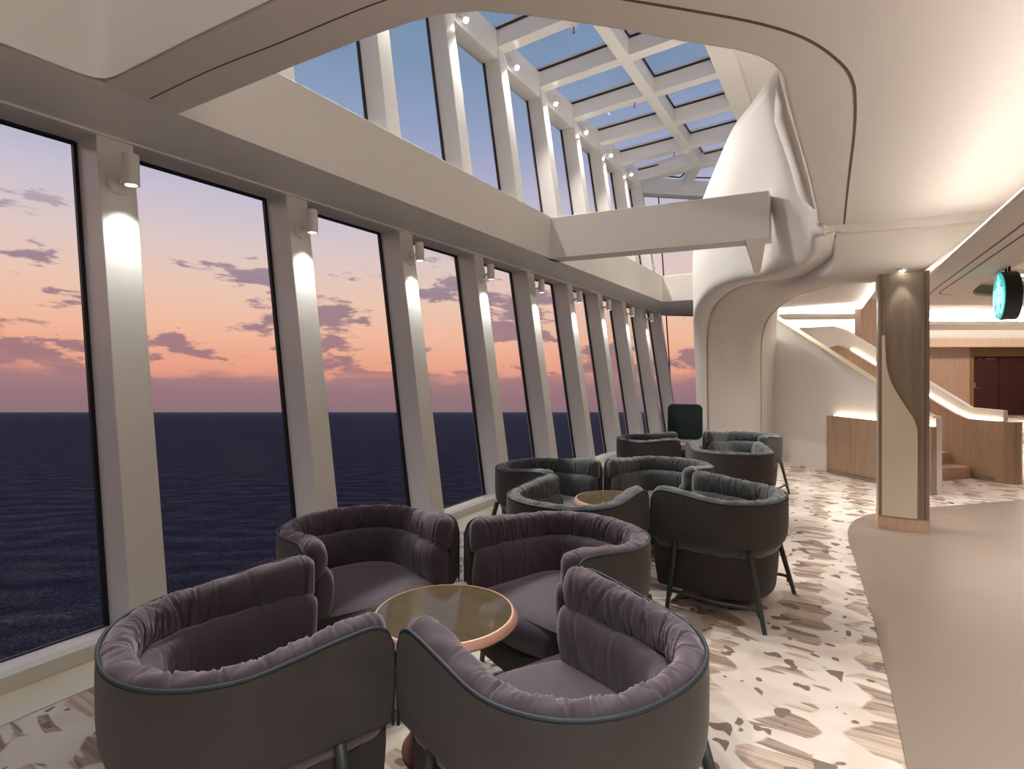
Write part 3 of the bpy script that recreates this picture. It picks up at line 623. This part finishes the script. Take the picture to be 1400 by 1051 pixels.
o = lbox(16.03,16.12,19.15,19.5,0,2.06).build('trim_1','brass'); struct(o, 'gold coloured frame left of the dark doors', 'trim')
for n_, (x0, x1), lab in ((1,(16.12,17.09),'dark brown wooden lobby door with a steel lever, left leaf'),(2,(17.11,18.12),'dark brown wooden lobby door without a lever, right leaf')):
    dp = empty('door_%d' % n_, tuple(LB((x0+x1)/2,19.3,0))); struct(dp, lab, 'door'); iv = Matrix.Translation(-dp.location)
    mb = lbox(x0,x1,19.27,19.33,.01,2.05); mb.v = [iv@v for v in mb.v]; leaf = mb.build('leaf','door_brown',dp,bevel=.004)
    if n_ == 1:
        mb = MB().add([LB(x0+.06,19.25,.98),LB(x0+.12,19.25,.98)],[]); mb = lbox(x0+.07,x0+.15,19.255,19.27,.94,1.14); mb.v = [iv@v for v in mb.v]; mb.build('lock_plate','steel',leaf)
        mb = MB().tube([LB(x0+.11,19.25,.97),LB(x0+.11,19.20,.97),LB(x0+.16,19.195,.97),LB(x0+.27,19.195,.97)],.011,10); mb.v = [iv@v for v in mb.v]; mb.build('lever','steel',leaf,smooth=True)
        mb = lbox(x0+.52,x0+.86,19.255,19.27,1.965,1.995); mb.v = [iv@v for v in mb.v]; mb.build('closer_plate','steel',leaf)
        mb = lbox(x0+.26,x0+.33,19.255,19.27,1.96,1.985); mb.v = [iv@v for v in mb.v]; mb.build('sensor','steel',leaf)
for x0, x1, lab in ((14.9,15.5,'dark slot vent in the lobby ceiling, left of two'),(15.6,16.1,'dark slot vent in the lobby ceiling, right of two')):
    o = lbox(x0,x1,16.6,16.72,hi-.03,hi+.01).build('air_vent','sign_black'); tag(o, lab, 'vent', 'slot vents')
for x, f in ((12.8,15.6),(15.5,15.8),(16.5,13.0),(12.0,9.6),(8.9,9.4)):
    p = LB(x,f,0); spot('lobby_fill_light', (p.x,p.y,2.55 if f > 10 else 2.48), (p.x,p.y,0), 300, 140, .9, .1, (1,.92,.83))  # added fill spots to brighten the lobby, no fixtures

# enclosing walls behind the camera
o = MB().box((-4.7,-4.2,0),(5.7,-4.05,4.3)).build('wall_rear','white_paint'); struct(o, 'white wall behind the camera', 'wall')
o = MB().box((5.6,-4.1,0),(5.75,8.0,3.2)).build('wall_right','wood_pink'); struct(o, 'wooden wall to the right of the camera, outside the photo', 'wall')

# sea and a strip of ship outside
sea = empty('sea', (0,0,0))
bpy.data.objects.remove(sea)
rows = []; nr = [8,20,45,90,180,400,1000,3000,9000,26000,50000]
vs = [Vector((0,0,0))]; fs = []; seg = 72
for r in nr:
    for k in range(seg): vs.append(Vector((r*math.cos(2*math.pi*k/seg), r*math.sin(2*math.pi*k/seg), 0)))
for k in range(seg): fs.append((0,1+k,1+(k+1)%seg))
for i in range(len(nr)-1):
    for k in range(seg): fs.append((1+i*seg+k, 1+(i+1)*seg+k, 1+(i+1)*seg+(k+1)%seg, 1+i*seg+(k+1)%seg))
sea = new_obj('sea', vs, fs, 'sea_water')
sea.location = Vector((0,0,EYE)) - NSEA*21
sea.rotation_euler = Vector((0,0,1)).rotation_difference(NSEA).to_euler()
tag(sea, 'dark navy sea with small waves out to the horizon', 'sea', None, 'structure')
o = MB().hexa([ep(.35,3.2,.6),ep(1.36,3.2,.6),ep(1.36,3.2,1.4),ep(.35,3.2,1.4)],[ep(.35,3.86,.6),ep(1.36,3.80,.6),ep(1.36,3.80,1.4),ep(.35,3.86,1.4)]).build('deck_house','hull_grey'); struct(o, 'grey part of the ship outside the far upper window', 'ship')

# ================================================================== lamps
def make_lamp(label, loc, lean_group, mult=1.0):
    r = empty('spot_lamp', loc)
    tag(r, label, 'lamp', lean_group)
    v = Vector((-LEAN,0,1)).normalized(); n_ = Vector((1,0,LEAN)).normalized()
    mb = MB().tube([-n_*.004, n_*.022], .062, 28); mb.build('mount_plate','fixture_white',r,auto=True)
    mb = MB().tube([n_*.02+UP*.01, n_*.055+UP*.02, n_*.10+UP*.03], .016, 12); mb.build('arm','fixture_white',r,smooth=True)
    c_ = n_*.135+Vector((0,.012,.045)); ax = Vector((.05,0,-1)).normalized()
    mb = MB(); pts = [c_-ax*.095, c_-ax*.094, c_+ax*.088, c_+ax*.090, c_+ax*.090, c_+ax*.070]
    mb.tube(pts, [.040,.045,.045,.043,.034,.033], 28); body = mb.build('lamp_body','fixture_white',r,auto=True)
    mb = MB().tube([c_+ax*.0715, c_+ax*.079], .0325, 24); mb.build('lens','lamp_glass',body)
    return r, c_+ax*.10
SPOT_W = 34
for k in range(0, 9):
    z = 2.70; y = Y0+PITCH*k+.10
    r, lp = make_lamp('white cylinder spot lamp on the window post, %s from the camera' % ORD[k], (XI(z),y,z), 'spot lamps on the lower posts')
    L = r.location+lp
    spot('lamp_light', tuple(L), (L.x+.005, L.y, L.z-1.0), SPOT_W, 82, 1.0, .03, (.98,1.0,.94))
EAVE_W = 190
for k in range(1, 9):
    y = Y0+PITCH*k+.36
    r = empty('eave_lamp', (-4.37,y,6.25)); tag(r, ('small bright spot lamp on the eave beam under the glass roof, %s from the camera' % ORD[k-2]) if k > 1 else 'small spot lamp on the eave beam hidden above the cross arm', 'lamp', 'spot lamps on the eave beam')
    MB().tube([(-.005,0,0),(.02,0,0)],.05,20).build('mount_plate','fixture_white',r,auto=True)
    MB().tube([(.015,0,0),(.09,0,0)],.012,10).build('arm','fixture_white',r,smooth=True)
    body = MB().tube([(.10,0,.06),(.115,0,-.06),(.118,0,-.062)],[.045,.045,.038],20).build('lamp_body','fixture_white',r,auto=True)
    MB().lathe([(.005,-.105),(.028,-.095),(.036,-.075),(.036,-.062)],20,(.118,0,0)).build('lens','lamp_glass',body)
    spot('eave_light', (-4.24,y,6.12), (-1.3,y-(1.0 if k < 4 else .4),0), EAVE_W*(2.2 if k < 4 else 1.3), 125 if k > 3 else 85, .9, .05, (1,.93,.84))
r = empty('eave_lamp', tuple(ep(1.75,6.12,-.33))); tag(r, 'small bright spot lamp beside the far end post under the glass roof', 'lamp', 'spot lamps on the eave beam')
MB().tube([(0,.06,0),(0,0,0)],.012,10).build('arm','fixture_white',r,smooth=True)
MB().tube([(0,0,.06),(0,0,-.06)],.045,20).build('lamp_body','fixture_white',r,auto=True)
MB().lathe([(.005,-.105),(.028,-.095),(.036,-.075),(.036,-.062)],20).build('lens','lamp_glass',r)
# hidden lamps washing the upper wall behind the curved wall
strip((.15,6.7,4.3),(-.35,9.2,4.3),.06,.06,'led_warm','light strip hidden behind the curved wall of the light well')
for (x, y, z), lab in (((-.372,7.46,2.556),'tiny recessed downlight beside the pillar, left of a pair'),((-.285,7.30,2.543),'tiny recessed downlight beside the pillar, right of a pair'),((.17,6.86,2.513),'tiny recessed downlight left of the column top'),((.50,6.46,2.53),'tiny recessed downlight in front of the column top')):
    r = empty('downlight', (x,y,z-.012)); tag(r, lab, 'lamp', 'recessed downlights')
    MB().lathe([(.030,-.004),(.036,0),(.036,.02)],24).build('rim','fixture_white',r)
    MB().lathe([(.001,-.0055),(.024,-.005),(.024,-.003)],20).build('lens','lamp_glass',r)
spot('downlight_light', (-.33,7.38,2.49), (-.25,8.2,0), 90, 120, .9, .05)
spot('downlight_light', (.17,6.86,2.47), (.1,8.6,0), 70, 120, .9, .05)
spot('downlight_light', (.50,6.43,2.47), (.50,6.52,1.2), 5, 60, .6, .02)
for (x, y), lab in (((-3.23,7.06),'small sprinkler head on the second visible rafter'),((-3.205,9.63),'small sprinkler head hanging from the middle of the glass roof'),((-3.188,12.28),'small sprinkler head near the far end of the purlin')):
    r = empty('sprinkler', (x,y,ZR(x))); tag(r, lab, 'sprinkler', 'sprinkler heads')
    MB().lathe([(.045,-.012),(.05,0)],20).build('plate','fixture_white',r)
    MB().lathe([(.022,-.10),(.022,-.095),(.008,-.09),(.012,-.05),(.012,-.01)],14).build('head','sprinkler_metal',r)

# ================================================================== lounge chairs
CW, CY0, CB = 0.405, -0.35, 0.385
def u_path(n, inset=0.0, w=CW, b=CB, y0=CY0):
    raw = []
    for i in range(40): raw.append((-w, y0*(1-i/40)))
    N_ = 160; ex = 2/2.25
    for i in range(N_+1):
        a_ = math.pi*i/N_; c_, s_ = math.cos(a_), math.sin(a_)
        raw.append((-w*math.copysign(abs(c_)**ex, c_), b*abs(s_)**ex))
    for i in range(1, 41): raw.append((w, y0*i/40))
    acc = [0.0]
    for p, q in zip(raw, raw[1:]): acc.append(acc[-1]+math.hypot(q[0]-p[0], q[1]-p[1]))
    out = []; j = 0
    for i in range(n):
        s_ = acc[-1]*i/(n-1)
        while j < len(acc)-2 and acc[j+1] < s_: j += 1
        f = (s_-acc[j])/max(1e-9, acc[j+1]-acc[j]); f = min(max(f,0),1)
        out.append(Vector((raw[j][0]*(1-f)+raw[j+1][0]*f, raw[j][1]*(1-f)+raw[j+1][1]*f, 0)))
    res = []
    for i, p in enumerate(out):
        t_ = (out[min(i+1,n-1)]-out[max(i-1,0)]).normalized(); nin = Vector((t_.y,-t_.x,0))
        res.append((p+nin*inset, nin, t_, acc[-1]*i/(n-1)))
    return res, acc[-1]
def wing(y): return sm((0.12-y)/0.42)            # 1 at the arm ends, 0 along the back
def rim(y): return 0.728 + 0.038*wing(y)

def padded(rng, n, m_, insf, zc, hrf, hvf, creases, amp, cap=0.05, ex=2.4, lean=0.0, thin_end=False):
    """an upholstered roll along the horseshoe: superelliptic section, rounded ends, drawn creases."""
    path, L = u_path(n, 0.0)
    cs = [(rng.uniform(0,L), rng.uniform(-.05,.05), rng.uniform(.0035,.0075), rng.uniform(.4,1.0)*amp, rng.uniform(-1.5,1.5), rng.uniform(.7,2.0)) for _ in range(creases)]
    rows = []
    for i, (p, nin, t_, s_) in enumerate(path):
        e_ = min(s_, L-s_); q = 1.0 if e_ > cap else math.sqrt(max(0.0, 1-(1-e_/cap)**2)); q = max(q, 0.04)
        row = []; inset = insf(p.y)
        hr, hv = hrf(p.y), hvf(p.y); z0 = zc(p.y); r_ = hr*(0.35+0.65*q) if not thin_end else hr*q
        for k in range(m_):
            th = 2*math.pi*k/m_; c_, sn = math.cos(th), math.sin(th)
            dx = math.copysign(abs(c_)**(2/ex), c_); dz = math.copysign(abs(sn)**(2/ex), sn)
            dd = 0.0
            for (c0, tl, wd, de, th0, spn) in cs:
                u = s_ - c0 - tl*math.sin(th-th0)
                if abs(u) < wd*3.2:
                    a_ = math.atan2(math.sin(th-th0), math.cos(th-th0)); mk = math.exp(-(a_/spn)**2)
                    dd -= de*mk*(math.exp(-(u/wd)**2) - 0.35*math.exp(-((abs(u)-wd*1.9)/wd)**2))
            dd += amp*0.5*math.sin(s_*41+3*math.sin(th*2))*0.5
            ins = inset + dx*(hr*q+dd*abs(dx)) + lean*dz*hv
            row.append(p + nin*ins + UP*(z0 + dz*(hv*(0.55+0.45*q)+dd*abs(dz))))
        rows.append(row)
    mb = MB(); mb.grid(rows, close_v=True, caps=True); return mb

def make_chair(inner, name='lounge_chair'):
    rng = random.Random(7)
    r = empty(name, (0,0,0))
    path, L = u_path(97)
    # outer shell: closed section from rim to tucked-under lower edge
    rows = []
    for p, nin, t_, s_ in path:
        e_ = min(s_, L-s_); q = 1.0 if e_ > .08 else math.sqrt(max(0,1-(1-e_/.08)**2)); dz_ = -(1-q)*.07
        h_ = rim(p.y)+dz_
        prof = [(0.010,h_),(0.0,h_-.006),(-.002,h_-.06),(-.001,.55),(.004,.49),(.014,.455),(.034,.435),(.06,.428),(.06,.46),(.05,.60),(.03,h_-.01)]
        rows.append([p+nin*a_+UP*z for a_, z in prof])
    shell = MB().grid(rows, close_v=True, caps=True).build('shell','velvet_shell',r,auto=True)
    pts = []
    for p, nin, t_, s_ in path:
        e_ = min(s_, L-s_); q = 1.0 if e_ > .08 else math.sqrt(max(0,1-(1-e_/.08)**2))
        pts.append(p+nin*.004+UP*(rim(p.y)-(1-q)*.07+.002))
    pts = [pts[0]-UP*.25]+pts+[pts[-1]-UP*.25]
    MB().tube(pts, .0055, 8).build('piping','piping_teal',shell,smooth=True)
    # top roll and lower back pad
    hv1 = lambda y: .068+.026*wing(y); hr1 = lambda y: .046+.014*wing(y)
    padded(rng, 320, 24, lambda y: hr1(y)+.004, lambda y: rim(y)+.020-hv1(y), hr1, hv1, 84, .0125, cap=.06).build('top_roll',inner,r,smooth=True)
    padded(rng, 260, 20, lambda y: .092, lambda y: .505+.012*wing(y), lambda y: .056+.006*wing(y), lambda y: .122+.012*wing(y), 46, .0085, cap=.055, lean=.10).build('back_pad',inner,r,smooth=True)
    # seat cushion
    pin, _ = u_path(61, .10)
    out = [p for p, *_ in pin]; a_, b_ = out[-1], out[0]
    for i in range(1, 24):
        f = i/24; out.append(Vector((a_.x*(1-f)+b_.x*f, a_.y - .075*math.sin(math.pi*f)**.8, 0)))
    cen = sum(out, Vector())/len(out); rr = []
    for sc, z in ((.94,.30),(.985,.33),(1.0,.37),(.985,.405),(.94,.430),(.85,.447),(.70,.457),(.5,.463),(.25,.466),(.05,.467)):
        rr.append([cen+(p-cen)*sc+UP*z for p in out])
    MB().grid(rr, close_v=True, caps=True).build('seat_cushion',inner,r,smooth=True)
    # lower body
    pin, _ = u_path(61, .055)
    out = [p for p, *_ in pin]; a_, b_ = out[-1], out[0]
    for i in range(1, 16): f = i/16; out.append(Vector((a_.x*(1-f)+b_.x*f, a_.y-.03*math.sin(math.pi*f), 0)))
    cen = sum(out, Vector())/len(out); rr = []
    for sc, z in ((.86,.118),(.925,.122),(.95,.145),(.985,.26),(1.0,.36),(1.0,.44)):
        rr.append([cen+(p-cen)*sc+UP*z for p in out])
    MB().grid(rr, close_v=True, caps=True).build('lower_body','velvet_base',r,auto=True)
    # legs and stretchers
    tops = {}
    for sx in (-1, 1):
        ft = []
        for (x0,y0,x1,y1) in ((.372,-.19,.40,-.24),(.31,.25,.38,.355)):
            p0, p1 = Vector((sx*x0,y0,.445)), Vector((sx*x1,y1,0.0))
            MB().tube([p0, p0.lerp(p1,.5), p1.lerp(p0,.01), p1], [.019,.017,.0135,.012], 14).build('leg','leg_grey',r,smooth=True)
            ft.append(p0.lerp(p1,.70))
        m0, m1 = ft; mid = (m0+m1)/2 - Vector((sx*.05,0,.02))
        c_ = catmull([m0-UP*.05, m0.lerp(m1,.06)-UP*.012, m0.lerp(m1,.5)-Vector((sx*.015,0,.03)), m0.lerp(m1,.94)-UP*.012, m1-UP*.05], 26)
        MB().tube(c_, [.011]*26, 10).build('stretcher','leg_grey',r,smooth=True)
    return r

def put(root, x, y, axis, label, group):
    root.location = (x,y,0); root.rotation_euler = (0,0,math.radians(axis)-math.pi/2)
    tag(root, label, 'armchair', group)

def around(cx, cy, ax, dist=.762):
    return cx+dist*math.cos(math.radians(ax)), cy+dist*math.sin(math.radians(ax))
plum = make_chair('velvet_plum_tint')
grey = make_chair('velvet_grey_tint')
C1 = (-1.43,1.80); C2 = (-1.44,4.06); C3 = (-1.27,6.77)
near = [(-20,'plum-tinted velvet lounge chair nearest the camera, right of the copper table'),
        (249,'plum-tinted velvet lounge chair at the front left, its shell towards the camera'),
        (159,'plum-tinted velvet lounge chair by the nearest windows, behind the front left chair'),
        (70,'plum-tinted velvet lounge chair behind the nearest copper table, beside the middle group')]
NUDGE = ((-.004,0),(.004,.004),(-.065,.02),(-.025,.01))
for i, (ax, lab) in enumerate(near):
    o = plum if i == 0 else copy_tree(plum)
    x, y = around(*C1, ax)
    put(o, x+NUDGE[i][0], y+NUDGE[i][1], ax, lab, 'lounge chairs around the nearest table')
mid = [(-8,'grey-tinted velvet lounge chair in the middle group, its legs in full view'),
       (262,'grey-tinted velvet lounge chair in the middle group, just behind the plum chairs'),
       (172,'grey-tinted velvet lounge chair in the middle group on the window side'),
       (82,'grey-tinted velvet lounge chair in the middle group, behind the middle table')]
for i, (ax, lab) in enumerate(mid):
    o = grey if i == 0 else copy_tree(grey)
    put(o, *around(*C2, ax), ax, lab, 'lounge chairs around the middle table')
far = [(-68,'grey-tinted velvet lounge chair of the far group, its back towards the camera'),
       (197,'grey-tinted velvet lounge chair of the far group, in front of the dark tall chair'),
       (72,'grey-tinted velvet lounge chair of the far group in front of the sculpted pillar')]
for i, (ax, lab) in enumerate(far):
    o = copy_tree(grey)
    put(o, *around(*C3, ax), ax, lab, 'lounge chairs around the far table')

# tables
def make_table():
    r = empty('side_table', (0,0,0))
    MB().lathe([(.17,0),(.175,.008),(.16,.02),(.125,.10),(.105,.22),(.10,.34),(.112,.44),(.14,.505),(.16,.512)], 56).build('pedestal','pedestal_brown',r,auto=True)
    rim_o = MB().lathe([(.15,.508),(.262,.508),(.292,.522),(.303,.533),(.288,.558),(.283,.560),(.277,.560),(.277,.5565),(.05,.5565)], 72).build('table_top','copper',r,auto=True)
    MB().lathe([(.01,.557),(.277,.557),(.277,.5585),(.01,.5585)], 72).build('glass_top','table_glass',rim_o,auto=True)
    return r
tb = make_table()
for i, (x, y, lab) in enumerate(((-1.404,1.798,'round copper rimmed table with dark glass top among the plum chairs'),(-1.527,4.06,'round copper rimmed table with dark glass top in the middle chair group'),(-1.25,6.93,'round copper rimmed table half hidden in the far chair group'))):
    o = tb if i == 0 else copy_tree(tb)
    o.location = (x,y,0); tag(o, lab, 'table', 'round copper rimmed tables')

# tall dark chair at the far end
r = empty('high_back_chair', (-1.98,8.25,0), math.radians(14)); tag(r, 'dark green high-backed chair standing by the far windows', 'chair')
def rrect(w_, h_, rad, n=8):
    pts = []
    for cx, cz, a0 in ((w_/2-rad,h_/2-rad,0),(-w_/2+rad,h_/2-rad,90),(-w_/2+rad,-h_/2+rad,180),(w_/2-rad,-h_/2+rad,270)):
        for i in range(n+1): a_ = math.radians(a0+90*i/n); pts.append((cx+rad*math.cos(a_), cz+rad*math.sin(a_)))
    return pts
pl = rrect(.50,.52,.085); rows = []
for dy, sc in ((-.045,.93),(-.035,.985),(0,1.0),(.035,.985),(.045,.93)):
    rows.append([Vector((x*sc, dy+.10*(x/.25)**2*.35 - (z+.26)*-.16, .80+z*sc)) for x, z in pl])
MB().grid([list(q) for q in rows], close_v=True, caps=True).build('backrest','velvet_green',r,auto=True,bevel=.01)
pl = rrect(.54,.52,.12); rows = []
for z, sc in ((.34,.95),(.36,1.0),(.43,1.0),(.46,.95)): rows.append([Vector((x*sc, -.27+y*sc, z)) for x, y in pl])
MB().grid(rows, close_v=True, caps=True).build('seat','velvet_green',r,auto=True)
for sx in (-1,1):
    MB().tube([(sx*.27,.0,.45),(sx*.30,-.02,.60),(sx*.31,-.10,.655),(sx*.31,-.40,.655),(sx*.29,-.46,.60),(sx*.27,-.46,.44)],.022,12).build('armrest','velvet_green',r,smooth=True)
    for y in (-.02,-.50):
        MB().tube([(sx*.22,y,.36),(sx*.27,y*1.05,0)],[.018,.012],12).build('leg','leg_grey',r,smooth=True)

# round lit sign hanging from the dropped ceiling
sg = empty('hanging_sign', (1.35,6.88,2.262), 0); tag(sg, 'round black hanging sign with a lit teal face and white emblem', 'sign')
sg.rotation_euler = (0,0,math.radians(1))
def disc_x(r0, x0, x1, n=64, cy=0, cz=0, sy=1, sz=1):
    pts = [(cy+sy*r0*math.cos(2*math.pi*i/n), cz+sz*r0*math.sin(2*math.pi*i/n)) for i in range(n)]
    return MB().add([(x0,y,z) for y,z in pts]+[(x1,y,z) for y,z in pts],[list(range(n)),list(range(n,2*n))[::-1]]+[(i,(i+1)%n,n+(i+1)%n,n+i) for i in range(n)])
disc_x(.228,-.06,.06).build('housing','sign_black',sg,bevel=.008)
face = disc_x(.218,-.066,-.058).build('lit_face','sign_teal',sg)
E_ = MB()
def flat(poly, x=-.066, th=.004):
    n = len(poly); E_.add([(x-th,y,z) for y,z in poly]+[(x,y,z) for y,z in poly],[list(range(n)),list(range(n,2*n))[::-1]]+[(i,(i+1)%n,n+(i+1)%n,n+i) for i in range(n)])
def star(cy, cz, r0):
    flat([(cy+(r0 if i%2==0 else r0*.4)*math.sin(math.pi*i/5), cz+(r0 if i%2==0 else r0*.4)*math.cos(math.pi*i/5)) for i in range(10)])
def stroke(pts, w0, w1):
    pts = catmull([Vector((y,z,0)) for y,z in pts], 14); l_, r_ = [], []
    for i, p in enumerate(pts):
        t_ = (pts[min(i+1,13)]-pts[max(i-1,0)]).normalized(); nn = Vector((-t_.y,t_.x,0)); wd = w0+(w1-w0)*i/13
        l_.append((p+nn*wd/2)[:2]); r_.append((p-nn*wd/2)[:2])
    flat(l_+r_[::-1])
star(0,.168,.034)                                                    # crown
flat([(-.055,.105),(-.062,.150),(-.032,.128),(0,.140),(.032,.128),(.062,.150),(.055,.105)])
flat([(.042*math.cos(a_*math.pi/12)*(1.0 if math.sin(a_*math.pi/12) > 0 else .85), .058+.048*math.sin(a_*math.pi/12)) for a_ in range(24)])   # face
for s_ in (-1,1):
    for k in range(3):                                                # wavy hair
        o_ = .066+.030*k
        stroke([(s_*(o_-.012),.090-.012*k),(s_*(o_+.004),.03-.015*k),(s_*(o_-.008),-.02-.012*k),(s_*(o_+.012),-.075)], .009, .007)
    stroke([(s_*.030,-.10),(s_*.085,-.165),(s_*.150,-.110),(s_*.172,-.02),(s_*.150,.06)], .022, .012)     # tails
    for k in range(5):
        stroke([(s_*(.158-.004*k),-.09+.035*k),(s_*(.192-.004*k),-.075+.035*k)], .012, .006)
    stroke([(s_*.026,.005),(s_*.040,-.04),(s_*.030,-.09)], .016, .012)
flat([(-.016,.0),(-.020,-.05),(-.014,-.10),(0,-.19),(.014,-.10),(.020,-.05),(.016,.0)])
E_.build('emblem','sign_white',face)
for y in (-.055,.055):
    MB().tube([(0.0,y,.22),(0.0,y,.50)],.010,10).build('hanging_rod','sign_black',sg)
